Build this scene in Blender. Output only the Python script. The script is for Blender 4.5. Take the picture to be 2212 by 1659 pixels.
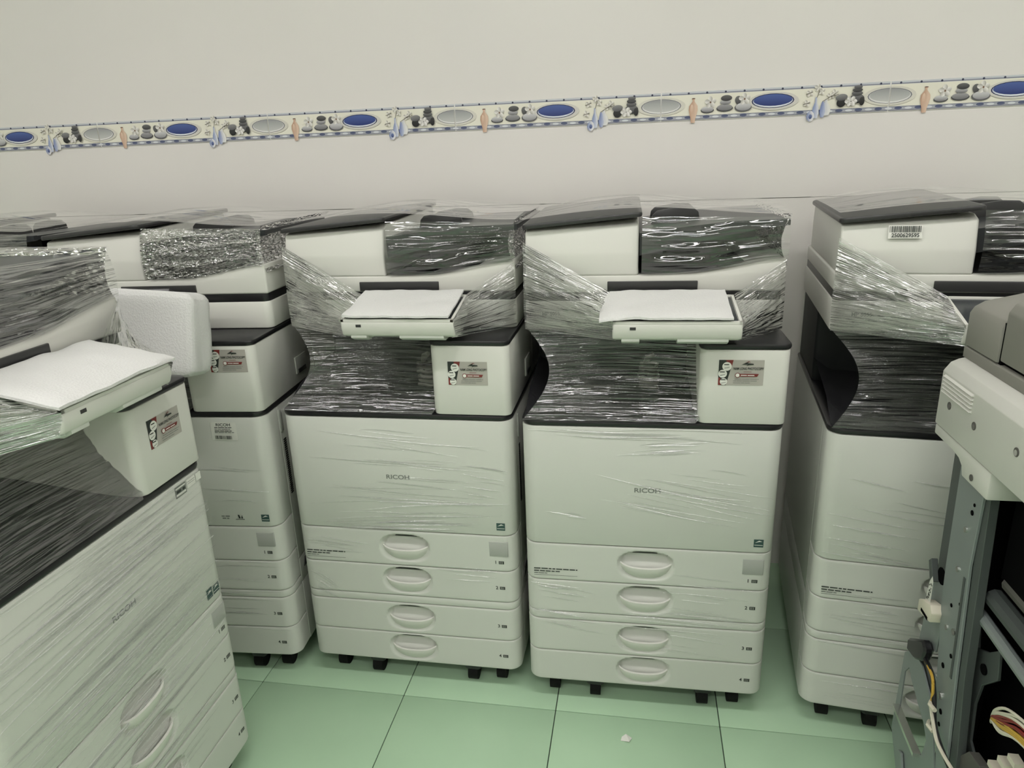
import bpy, bmesh, math, random
from mathutils import Vector, Matrix, noise

# ------------------------------------------------------------------ scene, camera, light
for o in list(bpy.data.objects): bpy.data.objects.remove(o)
SC = bpy.context.scene
COL = SC.collection
SC.view_settings.view_transform = 'Standard'
SC.view_settings.look = 'None'
SC.view_settings.gamma = 1.0
SC.view_settings.use_curve_mapping = False
SC.view_settings.exposure = 0.12

CZ = 1.3348
YAW, PITCH, ROLL = -0.1830, 0.3129, -0.0384
FPX = 1522.18
cam = bpy.data.cameras.new('camera')
cam.sensor_fit = 'HORIZONTAL'; cam.sensor_width = 36.0
cam.lens = FPX / 2212 * 36.0
cam.clip_start = 0.02; cam.clip_end = 50
cam_ob = bpy.data.objects.new('camera', cam); COL.objects.link(cam_ob)
_f = Vector((math.sin(YAW)*math.cos(PITCH), math.cos(YAW)*math.cos(PITCH), -math.sin(PITCH)))
_r = Vector((math.cos(YAW), -math.sin(YAW), 0)); _u = _r.cross(_f)
_r2 = _r*math.cos(ROLL) + _u*math.sin(ROLL); _u2 = -_r*math.sin(ROLL) + _u*math.cos(ROLL)
cam_ob.matrix_world = Matrix(((_r2.x, _u2.x, -_f.x, 0), (_r2.y, _u2.y, -_f.y, 0), (_r2.z, _u2.z, -_f.z, CZ), (0, 0, 0, 1)))
SC.camera = cam_ob

world = bpy.data.worlds.new('world'); SC.world = world; world.use_nodes = True
world.node_tree.nodes['Background'].inputs[0].default_value = (0.8, 0.85, 0.82, 1)
world.node_tree.nodes['Background'].inputs[1].default_value = 0.05

LAMP_STRENGTH = 24.0
LAMPS = [(-1.75, 0.45), (0.1, 0.45), (1.9, 0.45), (-1.75, -1.2), (0.1, -1.2), (1.9, -1.2), (-0.8, -2.7)]   # panel lamps under the ceiling
LAMP_LABELS = ['ceiling panel lamp over the left aisle, nearest the wall border', 'ceiling panel lamp over the middle copiers', 'ceiling panel lamp over the stripped machine',
               'second-row ceiling panel lamp on the left', 'second-row ceiling panel lamp in the middle', 'second-row ceiling panel lamp on the right', 'rearmost single ceiling panel lamp']
ROOM_X0, ROOM_X1, ROOM_Y0, WALL_Y, CEIL = -3.3, 2.7, -3.4, 2.1816, 3.0

# ------------------------------------------------------------------ materials
def srgb(r, g, b):
    f = lambda c: (c/255/12.92) if c/255 <= .04045 else ((c/255+.055)/1.055)**2.4
    return (f(r), f(g), f(b), 1)
MATS = {}
def mat(name, col, rough=.5, spec=.5, metal=0.0, bump=None, noise_col=0.0, nscale=20, coat=0.0):
    m = bpy.data.materials.new(name); m.use_nodes = True
    nt = m.node_tree; b = nt.nodes['Principled BSDF']
    b.inputs['Base Color'].default_value = col; b.inputs['Roughness'].default_value = rough
    b.inputs['Specular IOR Level'].default_value = spec; b.inputs['Metallic'].default_value = metal
    b.inputs['Coat Weight'].default_value = coat; b.inputs['Coat Roughness'].default_value = .08
    if noise_col or bump:
        tc = nt.nodes.new('ShaderNodeTexCoord'); nz = nt.nodes.new('ShaderNodeTexNoise')
        nz.inputs['Scale'].default_value = nscale; nz.inputs['Detail'].default_value = 4
        nt.links.new(tc.outputs['Object'], nz.inputs['Vector'])
        if noise_col:
            mx = nt.nodes.new('ShaderNodeMixRGB')
            mx.inputs[1].default_value = tuple(c*(1-noise_col) for c in col[:3]) + (1,)
            mx.inputs[2].default_value = tuple(min(1, c*(1+noise_col)) for c in col[:3]) + (1,)
            nt.links.new(nz.outputs['Fac'], mx.inputs[0]); nt.links.new(mx.outputs[0], b.inputs['Base Color'])
        if bump:
            n2 = nt.nodes.new('ShaderNodeTexNoise'); n2.inputs['Scale'].default_value = bump[0]; n2.inputs['Detail'].default_value = 3
            nt.links.new(tc.outputs['Object'], n2.inputs['Vector'])
            bp = nt.nodes.new('ShaderNodeBump'); bp.inputs['Strength'].default_value = bump[1]; bp.inputs['Distance'].default_value = bump[2]
            nt.links.new(n2.outputs['Fac'], bp.inputs['Height']); nt.links.new(bp.outputs[0], b.inputs['Normal'])
    MATS[name] = m
    return m
mat('wall_paint', srgb(225, 222, 217), .28, .35, noise_col=.02, nscale=3)
mat('wall_joint', srgb(150, 148, 140), .7)
mat('grout_white', srgb(238, 238, 234), .7)
mat('ceiling_paint', srgb(225, 225, 218), .8)
mat('floor_tile', srgb(184, 216, 182), .22, .45, bump=(9, .25, .004), noise_col=.05, nscale=6)
mat('floor_grout', srgb(60, 74, 62), .9)
mat('plastic_white', srgb(216, 216, 208), .38, .4, noise_col=.015, nscale=8)
mat('plastic_shell', srgb(206, 208, 200), .36, .4, noise_col=.02, nscale=6)
mat('plastic_dark', srgb(52, 52, 52), .32, .5)
mat('plastic_black', srgb(26, 26, 28), .3, .5)
mat('tray_black', srgb(44, 44, 46), .16, .5)
mat('tray_gray', srgb(52, 54, 56), .3, .5)
mat('cavity_dark', srgb(40, 42, 42), .55, .3)
mat('inner_dark', srgb(30, 31, 31), .8, .2)
mat('gray_adf', srgb(142, 141, 133), .55, .3, bump=(900, .1, .0005))
mat('gray_adf_dark', srgb(92, 91, 86), .6, .3)
mat('steel', srgb(142, 150, 148), .42, .5, metal=.35, noise_col=.06, nscale=12)
mat('steel_dark', srgb(84, 90, 88), .5, .5, metal=.3, noise_col=.08, nscale=12)
mat('chrome', srgb(210, 210, 205), .2, .5, metal=.9)
mat('rubber', srgb(18, 18, 18), .7, .2)
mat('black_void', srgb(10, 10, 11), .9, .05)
mat('ink', srgb(40, 46, 42), .6)
mat('ink_gray', srgb(120, 124, 118), .6)
mat('ink_green', srgb(52, 78, 74), .5)
mat('ink_red', srgb(120, 45, 42), .5)
mat('label_white', srgb(226, 226, 218), .5)
mat('label_silver', srgb(176, 172, 164), .3, .5)
mat('indicator_gray', srgb(170, 172, 166), .45)
mat('screen_dark', srgb(60, 64, 66), .2, .5)
mat('cable_gray', srgb(150, 148, 138), .5)
mat('cable_white', srgb(214, 208, 190), .5)
mat('cable_yellow', srgb(196, 158, 62), .5)
mat('cable_red', srgb(130, 36, 30), .5)
mat('cable_green', srgb(120, 140, 70), .5)
mat('housing_white', srgb(230, 230, 226), .5)

def foam_mat():
    m = bpy.data.materials.new('foam'); m.use_nodes = True; nt = m.node_tree; b = nt.nodes['Principled BSDF']
    b.inputs['Base Color'].default_value = srgb(216, 216, 213); b.inputs['Roughness'].default_value = .75
    b.inputs['Subsurface Weight'].default_value = .15; b.inputs['Subsurface Radius'].default_value = (.01, .01, .01)
    tc = nt.nodes.new('ShaderNodeTexCoord'); v = nt.nodes.new('ShaderNodeTexVoronoi'); v.inputs['Scale'].default_value = 260
    bp = nt.nodes.new('ShaderNodeBump'); bp.inputs['Strength'].default_value = .35; bp.inputs['Distance'].default_value = .002
    nt.links.new(tc.outputs['Object'], v.inputs['Vector']); nt.links.new(v.outputs['Distance'], bp.inputs['Height'])
    nt.links.new(bp.outputs[0], b.inputs['Normal']); MATS['foam'] = m
foam_mat()

def film_mat(name, along, across, bstr, haze, gl, rough=.12, dist=.0025):
    """clear stretch film: mostly transparent, a sharp sheen broken up by pulled creases"""
    m = bpy.data.materials.new(name); m.use_nodes = True; nt = m.node_tree; N = nt.nodes; L = nt.links
    for n in list(N): N.remove(n)
    out = N.new('ShaderNodeOutputMaterial')
    uv = N.new('ShaderNodeUVMap'); uv.uv_map = 'UVMap'
    mp = N.new('ShaderNodeMapping'); mp.inputs['Scale'].default_value = (along, across, 1)
    L.new(uv.outputs[0], mp.inputs[0])
    nz = N.new('ShaderNodeTexNoise'); nz.inputs['Scale'].default_value = 1; nz.inputs['Detail'].default_value = 1.6; nz.inputs['Roughness'].default_value = .55
    L.new(mp.outputs[0], nz.inputs['Vector'])
    bp = N.new('ShaderNodeBump'); bp.inputs['Strength'].default_value = bstr; bp.inputs['Distance'].default_value = dist
    sb = N.new('ShaderNodeMath'); sb.operation = 'SUBTRACT'; sb.inputs[1].default_value = .5; L.new(nz.outputs['Fac'], sb.inputs[0])
    ab = N.new('ShaderNodeMath'); ab.operation = 'ABSOLUTE'; L.new(sb.outputs[0], ab.inputs[0])
    L.new(ab.outputs[0], bp.inputs['Height'])
    tr = N.new('ShaderNodeBsdfTransparent'); tr.inputs[0].default_value = (.97, .975, .97, 1)
    g = N.new('ShaderNodeBsdfGlossy'); g.inputs['Roughness'].default_value = rough; g.inputs['Color'].default_value = (1, 1, 1, 1)
    L.new(bp.outputs[0], g.inputs['Normal'])
    df = N.new('ShaderNodeBsdfDiffuse'); df.inputs[0].default_value = (.85, .86, .84, 1)
    L.new(bp.outputs[0], df.inputs['Normal'])
    fr = N.new('ShaderNodeFresnel'); fr.inputs[0].default_value = 1.5; L.new(bp.outputs[0], fr.inputs['Normal'])
    mu = N.new('ShaderNodeMath'); mu.operation = 'MULTIPLY_ADD'; mu.inputs[1].default_value = gl; mu.inputs[2].default_value = .02; mu.use_clamp = True
    L.new(fr.outputs[0], mu.inputs[0])
    hz = N.new('ShaderNodeMapRange'); hz.inputs[1].default_value = .45; hz.inputs[2].default_value = .75; hz.inputs[3].default_value = haze*.35; hz.inputs[4].default_value = haze*2.4
    L.new(nz.outputs['Fac'], hz.inputs[0])
    m1 = N.new('ShaderNodeMixShader'); L.new(hz.outputs[0], m1.inputs[0]); L.new(tr.outputs[0], m1.inputs[1]); L.new(df.outputs[0], m1.inputs[2])
    m2 = N.new('ShaderNodeMixShader'); L.new(mu.outputs[0], m2.inputs[0]); L.new(m1.outputs[0], m2.inputs[1]); L.new(g.outputs[0], m2.inputs[2])
    L.new(m2.outputs[0], out.inputs[0]); MATS[name] = m
film_mat('film_streak', 2.4, 80, 1.0, .03, 6.5, .08, .018)
film_mat('film_crinkle', 24, 30, 1.0, .02, 6.0, .06, .022)
film_mat('film_smooth', 3, 34, 1.0, .03, 3.6, .09, .016)
film_mat('film_clear', 2.5, 14, .8, .012, 2.2, .06, .012)
film_mat('film_cavity', 2.2, 60, 1.0, .025, 2.6, .10, .016)
film_mat('film_top', 3, 24, .8, .015, .5, .08, .010)
film_mat('film_crease', 6, 60, .1, .26, 1.3, .10, .002)

def lamp_mat():
    m = bpy.data.materials.new('lamp_tube'); m.use_nodes = True; b = m.node_tree.nodes['Principled BSDF']
    b.inputs['Base Color'].default_value = (.9, .9, .9, 1)
    b.inputs['Emission Color'].default_value = (1.0, .957, .965, 1); b.inputs['Emission Strength'].default_value = LAMP_STRENGTH
    MATS['lamp_tube'] = m
lamp_mat()
def print_mat():
    m = bpy.data.materials.new('tile_print'); m.use_nodes = True; nt = m.node_tree; b = nt.nodes['Principled BSDF']
    a = nt.nodes.new('ShaderNodeVertexColor'); a.layer_name = 'Col'
    nt.links.new(a.outputs[0], b.inputs['Base Color']); b.inputs['Roughness'].default_value = .25; MATS['tile_print'] = m
print_mat()

# ------------------------------------------------------------------ mesh helpers
def link(name, me, parent=None, smooth=30):
    if smooth:
        me.shade_smooth(); me.set_sharp_from_angle(angle=math.radians(smooth))
    o = bpy.data.objects.new(name, me); COL.objects.link(o)
    if parent is not None: o.parent = parent
    return o
def mesh(name, verts, faces, mats, parent=None, smooth=30, mi=None, uv=None, norm=True):
    me = bpy.data.meshes.new(name)
    me.from_pydata([tuple(v) for v in verts], [], faces)
    if isinstance(mats, str): mats = [mats]
    for x in mats: me.materials.append(MATS[x])
    if mi: me.polygons.foreach_set('material_index', mi)
    if uv:
        lay = me.uv_layers.new(name='UVMap')
        for lp in me.loops: lay.data[lp.index].uv = uv[lp.vertex_index]
    if norm:
        bm = bmesh.new(); bm.from_mesh(me); bmesh.ops.recalc_face_normals(bm, faces=bm.faces); bm.to_mesh(me); bm.free()
    me.update()
    return link(name, me, parent, smooth)
def empty(name, loc=(0, 0, 0), rz=0):
    o = bpy.data.objects.new(name, None); COL.objects.link(o); o.location = loc; o.rotation_euler = (0, 0, rz)
    o.empty_display_size = .05
    return o
def tag(o, label=None, cat=None, group=None, kind=None):
    if label: o['label'] = label
    if cat: o['category'] = cat
    if group: o['group'] = group
    if kind: o['kind'] = kind
    return o

def rrect(u0, u1, v0, v1, rf, rb, n=6):
    """plan outline, counter-clockwise, front (v0) corners radius rf, rear corners rb"""
    pts = []
    for cx, cy, r, a0 in ((u0+rf, v0+rf, rf, 180), (u1-rf, v0+rf, rf, 270), (u1-rb, v1-rb, rb, 0), (u0+rb, v1-rb, rb, 90)):
        for i in range(n+1):
            a = math.radians(a0 + 90*i/n); pts.append((cx+r*math.cos(a), cy+r*math.sin(a)))
    return pts
def rbox_data(u0, u1, v0, v1, z0, z1, rf=.004, rb=.004, b=.002, n=6, top=None):
    """box with rounded vertical corners and softly rolled rims; top(u,v) may lift the top"""
    rings = [(z0, b), (z0+b*.3, b*.3), (z0+b, 0), (z1-b, 0), (z1-b*.3, b*.3), (z1, b)]
    vs, fs = [], []
    for k, (z, i) in enumerate(rings):
        for (x, y) in rrect(u0+i, u1-i, v0+i, v1-i, max(rf-i, .0004), max(rb-i, .0004), n):
            zz = z
            if top and k >= 3: zz = z - z1 + top(x, y)
            vs.append((x, y, zz))
    m = 4*(n+1)
    for k in range(len(rings)-1):
        for i in range(m):
            j = (i+1) % m; fs.append((k*m+i, k*m+j, (k+1)*m+j, (k+1)*m+i))
    fs.append(tuple(range(m-1, -1, -1))); fs.append(tuple((len(rings)-1)*m+i for i in range(m)))
    return vs, fs
def rbox(name, mt, parent, *a, **k):
    vs, fs = rbox_data(*a, **k)
    return mesh(name, vs, fs, mt, parent)
def prism_data(poly, h0, h1, axis):
    """polygon (2d) swept along axis: 'u' -> poly=(v,z), 'v' -> poly=(u,z), 'z' -> poly=(u,v)"""
    f = {'u': lambda p, h: (h, p[0], p[1]), 'v': lambda p, h: (p[0], h, p[1]), 'z': lambda p, h: (p[0], p[1], h)}[axis]
    n = len(poly); vs = [f(p, h0) for p in poly] + [f(p, h1) for p in poly]
    fs = [(i, (i+1) % n, n+(i+1) % n, n+i) for i in range(n)] + [tuple(range(n-1, -1, -1)), tuple(range(n, 2*n))]
    return vs, fs
def prism(name, mt, parent, poly, h0, h1, axis, bevel=.002, seg=2):
    vs, fs = prism_data(poly, h0, h1, axis)
    me = bpy.data.meshes.new(name); me.from_pydata(vs, [], fs); me.materials.append(MATS[mt])
    bm = bmesh.new(); bm.from_mesh(me); bmesh.ops.recalc_face_normals(bm, faces=bm.faces)
    if bevel:
        ed = [e for e in bm.edges if len(e.link_faces) == 2 and e.calc_face_angle(0) > .5]
        bmesh.ops.bevel(bm, geom=ed, offset=bevel, offset_type='OFFSET', segments=seg, profile=.5, affect='EDGES', clamp_overlap=True)
    bm.to_mesh(me); bm.free()
    return link(name, me, parent)
def join_data(parts):
    V, F = [], []
    for vs, fs in parts:
        b = len(V); V += list(vs); F += [tuple(i+b for i in f) for f in fs]
    return V, F
def box_data(x0, x1, y0, y1, z0, z1):
    return prism_data([(x0, y0), (x1, y0), (x1, y1), (x0, y1)], z0, z1, 'z')
def tube_data(pts, r, n=8, closed_ends=True):
    pts = [Vector(p) for p in pts]; V, F = [], []
    up = Vector((.123, .35, .93)).normalized()
    for i, p in enumerate(pts):
        t = (pts[min(i+1, len(pts)-1)] - pts[max(i-1, 0)]).normalized()
        a = t.cross(up)
        if a.length < 1e-3: a = t.cross(Vector((1, 0, 0)))
        a.normalize(); b = t.cross(a)
        rr = r[i] if isinstance(r, (list, tuple)) else r
        for k in range(n):
            q = 2*math.pi*k/n; V.append(p + a*rr*math.cos(q) + b*rr*math.sin(q))
    for i in range(len(pts)-1):
        for k in range(n):
            F.append((i*n+k, i*n+(k+1) % n, (i+1)*n+(k+1) % n, (i+1)*n+k))
    F.append(tuple(range(n-1, -1, -1))); F.append(tuple((len(pts)-1)*n+k for k in range(n)))
    return V, F
def catmull(P, k=6):
    P = [Vector(p) for p in P]; out = []
    for i in range(len(P)-1):
        a, b, c, d = P[max(i-1, 0)], P[i], P[i+1], P[min(i+2, len(P)-1)]
        for j in range(k):
            t = j/k
            out.append(.5*((2*b) + (c-a)*t + (2*a-5*b+4*c-d)*t*t + (3*b-a-3*c+d)*t**3))
    out.append(P[-1]); return out
def cyl_data(c, axis, r, h, n=16, r2=None):
    c = Vector(c); ax = {'x': Vector((1, 0, 0)), 'y': Vector((0, 1, 0)), 'z': Vector((0, 0, 1))}[axis]
    return tube_data([c-ax*h/2, c+ax*h/2], [r, r2 if r2 is not None else r], n)
_TXT = {}
def text_data(s, size, bold=False):
    """flat outline of a line of lettering, centred on the origin, in x/y"""
    k = (s, size, bold)
    if k in _TXT: return _TXT[k]
    cu = bpy.data.curves.new('t', 'FONT'); cu.body = s; cu.size = size; cu.align_x = 'CENTER'; cu.align_y = 'CENTER'
    cu.resolution_u = 3; cu.fill_mode = 'FRONT'
    if bold: cu.offset = size*.02
    o = bpy.data.objects.new('t', cu); COL.objects.link(o)
    dg = bpy.context.evaluated_depsgraph_get(); dg.update()
    me = bpy.data.meshes.new_from_object(o.evaluated_get(dg))
    V = [tuple(v.co) for v in me.vertices]; F = [tuple(p.vertices) for p in me.polygons]
    bpy.data.objects.remove(o); bpy.data.meshes.remove(me)
    _TXT[k] = (V, F); return V, F

class Flat:
    """flat print on a vertical front: polygons in (u,z), stacked by a hair so that later ones lie on top"""
    def __init__(s, mats): s.m = mats; s.V = []; s.F = []; s.I = []; s.k = 0
    def poly(s, pts, m):
        b = len(s.V); s.k += 1
        s.V += [(u, -.0002*s.k*.5, z) for u, z in pts]; s.F.append(tuple(range(b, b+len(pts)))); s.I.append(s.m.index(m))
    def rect(s, u0, u1, z0, z1, m): s.poly([(u0, z0), (u1, z0), (u1, z1), (u0, z1)], m)
    def disc(s, u, z, r, m, rz=None, n=20):
        rz = rz or r; s.poly([(u+r*math.cos(2*math.pi*i/n), z+rz*math.sin(2*math.pi*i/n)) for i in range(n)], m)
    def text(s, t, u, z, size, m, sx=1.0, bold=True):
        V, F = text_data(t, size, bold); b = len(s.V); s.k += 1
        s.V += [(u+x*sx, -.0002*s.k*.5, z+y) for x, y, _ in V]
        for f in F: s.F.append(tuple(i+b for i in f)); s.I.append(s.m.index(m))
    def words(s, u, z, w, h, m, rnd, gap=.12):
        x = u
        while x < u+w-.002:
            l = min(rnd.uniform(.006, .016), u+w-x); s.rect(x, x+l, z, z+h, m); x += l+h*.8
    def barcode(s, u0, u1, z0, z1, m, rnd):
        x = u0
        while x < u1:
            w = rnd.choice((.0006, .0009, .0014, .0018)); s.rect(x, min(x+w, u1), z0, z1, m); x += w+rnd.choice((.0006, .0009, .0013))
    def build(s, name, parent, loc=(0, 0, 0), rot=(0, 0, 0)):
        o = mesh(name, s.V, s.F, s.m, parent, smooth=0, mi=s.I, norm=False)
        o.location = loc; o.rotation_euler = rot
        return o

# ------------------------------------------------------------------ the room
def structure(o): o['kind'] = 'structure'; return o
floor = structure(mesh('floor', *box_data(ROOM_X0, ROOM_X1, ROOM_Y0, WALL_Y+.1, -.12, -.003), 'floor_grout', smooth=0))
TX, TY = -0.9844, 1.4281
tm = None
i0 = math.floor((ROOM_X0-TX)/.4)+1; i1 = math.floor((ROOM_X1-TX)/.4)-1
j0 = -int((TY-ROOM_Y0)/.4); j1 = 1
for i in range(i0, i1+1):
    for j in range(j0, j1+1):
        if tm is None:
            o = rbox('floor_tile', 'floor_tile', floor, -.1988, .1988, -.1988, .1988, -.006, 0, .001, .001, .0007, n=1); tm = o.data
        else:
            o = bpy.data.objects.new('floor_tile', tm); COL.objects.link(o); o.parent = floor
        o.location = (TX+.4*i+.2, TY+.4*j+.2, 0)
wall = structure(mesh('wall_back', *box_data(ROOM_X0, ROOM_X1, WALL_Y+.008, WALL_Y+.12, -.12, CEIL), 'wall_joint', smooth=0))
BZ, BH, BX = 1.4115, .0750, -1.7443
for z0, z1 in ((-.1, 1.1915), (1.1935, BZ-.0012), (BZ+BH+.0012, CEIL)):
    mesh('tile_course', *box_data(ROOM_X0, ROOM_X1, WALL_Y, WALL_Y+.009, z0, z1), 'wall_paint', wall, smooth=0)
structure(mesh('wall_left', *box_data(ROOM_X0-.1, ROOM_X0, ROOM_Y0, WALL_Y+.1, -.12, CEIL), 'wall_paint', smooth=0))
structure(mesh('wall_right', *box_data(ROOM_X1, ROOM_X1+.1, ROOM_Y0, WALL_Y+.1, -.12, CEIL), 'wall_paint', smooth=0))
structure(mesh('wall_front', *box_data(ROOM_X0, ROOM_X1, ROOM_Y0-.1, ROOM_Y0, -.12, CEIL), 'wall_paint', smooth=0))
structure(mesh('ceiling', *box_data(ROOM_X0, ROOM_X1, ROOM_Y0, WALL_Y+.1, CEIL, CEIL+.1), 'ceiling_paint', smooth=0))

# border tiles with their printed still life
class Print:
    def __init__(s): s.V = []; s.F = []; s.C = []; s.k = 0
    def poly(s, pts, cols):
        b = len(s.V); s.k += 1
        s.V += [(x, -.00004*s.k, z) for x, z in pts]
        if isinstance(cols, tuple): cols = [cols]*len(pts)
        s.C += cols; s.F.append(tuple(range(b, b+len(pts))))
    def ell(s, x, z, rx, rz, c0, c1=None, n=22, tilt=0, clip=None):
        """ellipse; colour runs from c0 (bottom) to c1 (top)"""
        c1 = c1 or c0; P = []; Cc = []
        for i in range(n):
            a = 2*math.pi*i/n; dx, dz = rx*math.cos(a), rz*math.sin(a)
            t = (math.sin(a)+1)/2
            px, pz = x+dx*math.cos(tilt)-dz*math.sin(tilt), z+dx*math.sin(tilt)+dz*math.cos(tilt)
            if clip: px = min(max(px, clip[0]), clip[1])
            P.append((px, pz)); Cc.append(tuple(c0[k]*(1-t)+c1[k]*t for k in range(3)))
        s.poly(P, Cc)
def S3(r, g, b): return srgb(r, g, b)[:3]
def build_print(seed):
    rnd = random.Random(seed); p = Print(); W, H = .6, BH
    X = lambda f: f*W
    Z = lambda f: f*H
    R = lambda x0, x1, z0, z1, c: p.poly([(X(x0), Z(z0)), (X(x1), Z(z0)), (X(x1), Z(z1)), (X(x0), Z(z1))], c)
    a, b = .003, .997
    R(a, b, .0, 1.0, S3(232, 230, 214))
    R(a, b, .90, 1.0, S3(176, 180, 190)); R(a, b, .912, .932, S3(112, 114, 128)); R(a, b, .965, .985, S3(214, 216, 216))
    R(a, b, .012, .055, S3(134, 136, 144)); R(a, b, .055, .135, S3(170, 173, 182)); R(a, b, .135, .170, S3(136, 140, 152))
    for i in range(12):
        x = (i+.5)/12
        p.ell(X(x), Z(.945), .0028, .0028, S3(58, 62, 82)); p.ell(X(x), Z(.105), .0095, .0036, S3(96, 104, 132), S3(74, 82, 112))
        p.ell(X(x+.042), Z(.10), .009, .003, S3(214, 218, 222))
    # gray ovals run over the joint, blue oval in the middle
    for cx, cl in ((0.0, (X(a), X(.2))), (1.0, (X(.8), X(b)))):
        p.ell(X(cx), Z(.53), .066, .0245, S3(214, 212, 200), clip=cl)
        p.ell(X(cx), Z(.53), .0555, .0195, S3(112, 114, 120), S3(112, 114, 120), clip=cl)
        p.ell(X(cx), Z(.53), .053, .0182, S3(238, 238, 234), S3(150, 152, 152), clip=cl)
        p.ell(X(cx), Z(.55), .050, .0165, S3(196, 198, 194), S3(150, 152, 152), clip=cl)
    p.ell(X(.505), Z(.54), .066, .0235, S3(208, 206, 198)); p.ell(X(.502), Z(.55), .056, .0188, S3(34, 40, 78))
    p.ell(X(.502), Z(.55), .053, .0170, S3(232, 236, 240), S3(70, 92, 150)); p.ell(X(.502), Z(.575), .051, .0150, S3(38, 52, 112), S3(78, 98, 158))
    # clay amphora, standing over the lower rim
    ax = X(.148)
    prof = [(-.09, .0055), (.05, .0065), (.2, .0095), (.36, .0125), (.5, .0115), (.6, .006), (.66, .003), (.72, .003), (.75, .0055)]
    p.poly([(ax-r, Z(z)) for z, r in prof] + [(ax+r, Z(z)) for z, r in reversed(prof)],
           [S3(192, 158, 134)]*len(prof) + [S3(218, 192, 170)]*len(prof))
    p.ell(ax, Z(.76), .0048, .0012, S3(84, 60, 48))
    p.ell(ax-.004, Z(.40), .004, .012, S3(204, 172, 148), S3(222, 198, 176))
    # pale pebbles with flowers
    g = lambda f, z, rx, rz, c0, c1, t=0: p.ell(X(f), Z(z), rx*1.12, rz*1.35, S3(c0, c0, c0+3), S3(c1, c1, c1), tilt=t)
    g(.212, .33, .016, .0058, 70, 72); g(.212, .36, .015, .0055, 120, 210); g(.29, .37, .020, .0066, 62, 62); g(.29, .40, .0185, .006, 112, 160)
    g(.292, .58, .013, .005, 98, 196); g(.296, .72, .0135, .0058, 44, 104); g(.352, .62, .009, .009, 56, 108, .5)
    g(.372, .37, .0205, .0085, 92, 92); g(.373, .40, .0185, .0075, 140, 214)
    for fx, fz in ((.225, .6), (.377, .66)):
        for q in range(5):
            an = q*1.257+.4; p.ell(X(fx)+.0085*math.cos(an), Z(fz)+.0085*math.sin(an), .0075, .0058, S3(168, 166, 158), S3(246, 244, 238), tilt=an)
        p.ell(X(fx), Z(fz), .0024, .0028, S3(120, 96, 78))
    # blue glazed vases with blossom twigs, also over the rim
    vx = X(.70)
    def vase(cx, zb, pr, ca, cb):
        p.poly([(cx-r, Z(z)+zb) for z, r in pr] + [(cx+r, Z(z)+zb) for z, r in reversed(pr)], [ca]*len(pr)+[cb]*len(pr))
    vase(vx+.020, 0, [(-.04, .009), (.12, .013), (.28, .010), (.40, .004), (.50, .003)], S3(196, 200, 210), S3(226, 226, 222))
    vase(vx+.012, 0, [(-.10, .004), (.1, .0075), (.3, .005), (.44, .0025)], S3(120, 134, 178), S3(180, 188, 210))
    vase(vx-.006, 0, [(-.12, .006), (.05, .009), (.24, .0075), (.42, .003), (.60, .0022)], S3(140, 154, 190), S3(212, 216, 224))
    vase(vx-.018, 0, [(-.22, .003), (-.16, .008), (-.06, .0105), (.06, .008), (.13, .003)], S3(130, 144, 182), S3(226, 226, 226))
    p.ell(vx-.018, Z(-.06), .0045, .006, S3(60, 74, 120), S3(110, 126, 170))
    for fx, fz in ((-.024, .74), (-.004, .92), (.006, .78), (.030, .62), (.040, .72), (-.030, .40)):
        for q in range(4):
            an = q*1.571+fx*90; p.ell(vx+fx+.005*math.cos(an), Z(fz)+.005*math.sin(an), .0048, .0036, S3(164, 160, 148), S3(246, 244, 236), tilt=an)
    for (x0, z0, x1, z1) in ((-.005, .58, .002, .86), (.010, .44, .044, .70), (-.034, .70, -.016, .78), (-.04, .36, -.022, .42), (.03, .58, .05, .66)):
        dx, dz = x1-x0, (z1-z0)*H; l = math.hypot(dx, dz); nx, nz = -dz/l*.0007, dx/l*.0007
        p.poly([(vx+x0-nx, Z(z0)-nz), (vx+x1-nx, Z(z1)-nz), (vx+x1+nx, Z(z1)+nz), (vx+x0+nx, Z(z0)+nz)], S3(88, 84, 72))
    # dark pebble stack
    g(.797, .37, .0105, .0085, 22, 54); g(.797, .55, .0135, .0062, 84, 140, .1); g(.862, .48, .017, .0085, 30, 64, .0)
    g(.862, .50, .0150, .0070, 74, 118); g(.862, .66, .0125, .0048, 52, 124); g(.862, .77, .0115, .0042, 40, 96); g(.864, .87, .0095, .0036, 62, 128)
    for q in range(6):
        an = q*1.047; p.ell(X(.838)+.0095*math.cos(an), Z(.40)+.007*math.sin(an), .0066, .0052, S3(176, 174, 166), S3(250, 248, 244), tilt=an)
    g(.884, .39, .006, .008, 26, 60)
    return p
def print_mesh():
    p = build_print(3); me = bpy.data.meshes.new('printed_still_life')
    me.from_pydata(p.V, [], p.F); me.materials.append(MATS['tile_print'])
    ca = me.color_attributes.new('Col', 'FLOAT_COLOR', 'POINT')
    for i, c in enumerate(p.C): ca.data[i].color = (c[0], c[1], c[2], 1)
    return me
PM = print_mesh(); TM = None
for k in range(-3, 8):
    x = BX+.6*k
    if x < ROOM_X0+.02 or x+.6 > ROOM_X1: continue
    if TM is None:
        t = rbox('border_tile', 'grout_white', wall, .0012, .5988, -.002, .008, 0, BH, .0006, .0006, .0005, n=1); TM = t.data
    else:
        t = bpy.data.objects.new('border_tile', TM); COL.objects.link(t); t.parent = wall
    t.location = (x, WALL_Y, BZ)
    q = bpy.data.objects.new('printed_still_life', PM); COL.objects.link(q); q.parent = t; q.location = (0, -.0022, 0)
mesh('grout_line', *box_data(ROOM_X0, ROOM_X1, WALL_Y, WALL_Y+.008, BZ-.001, BZ+BH+.001), 'grout_white', wall, smooth=0)

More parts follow.
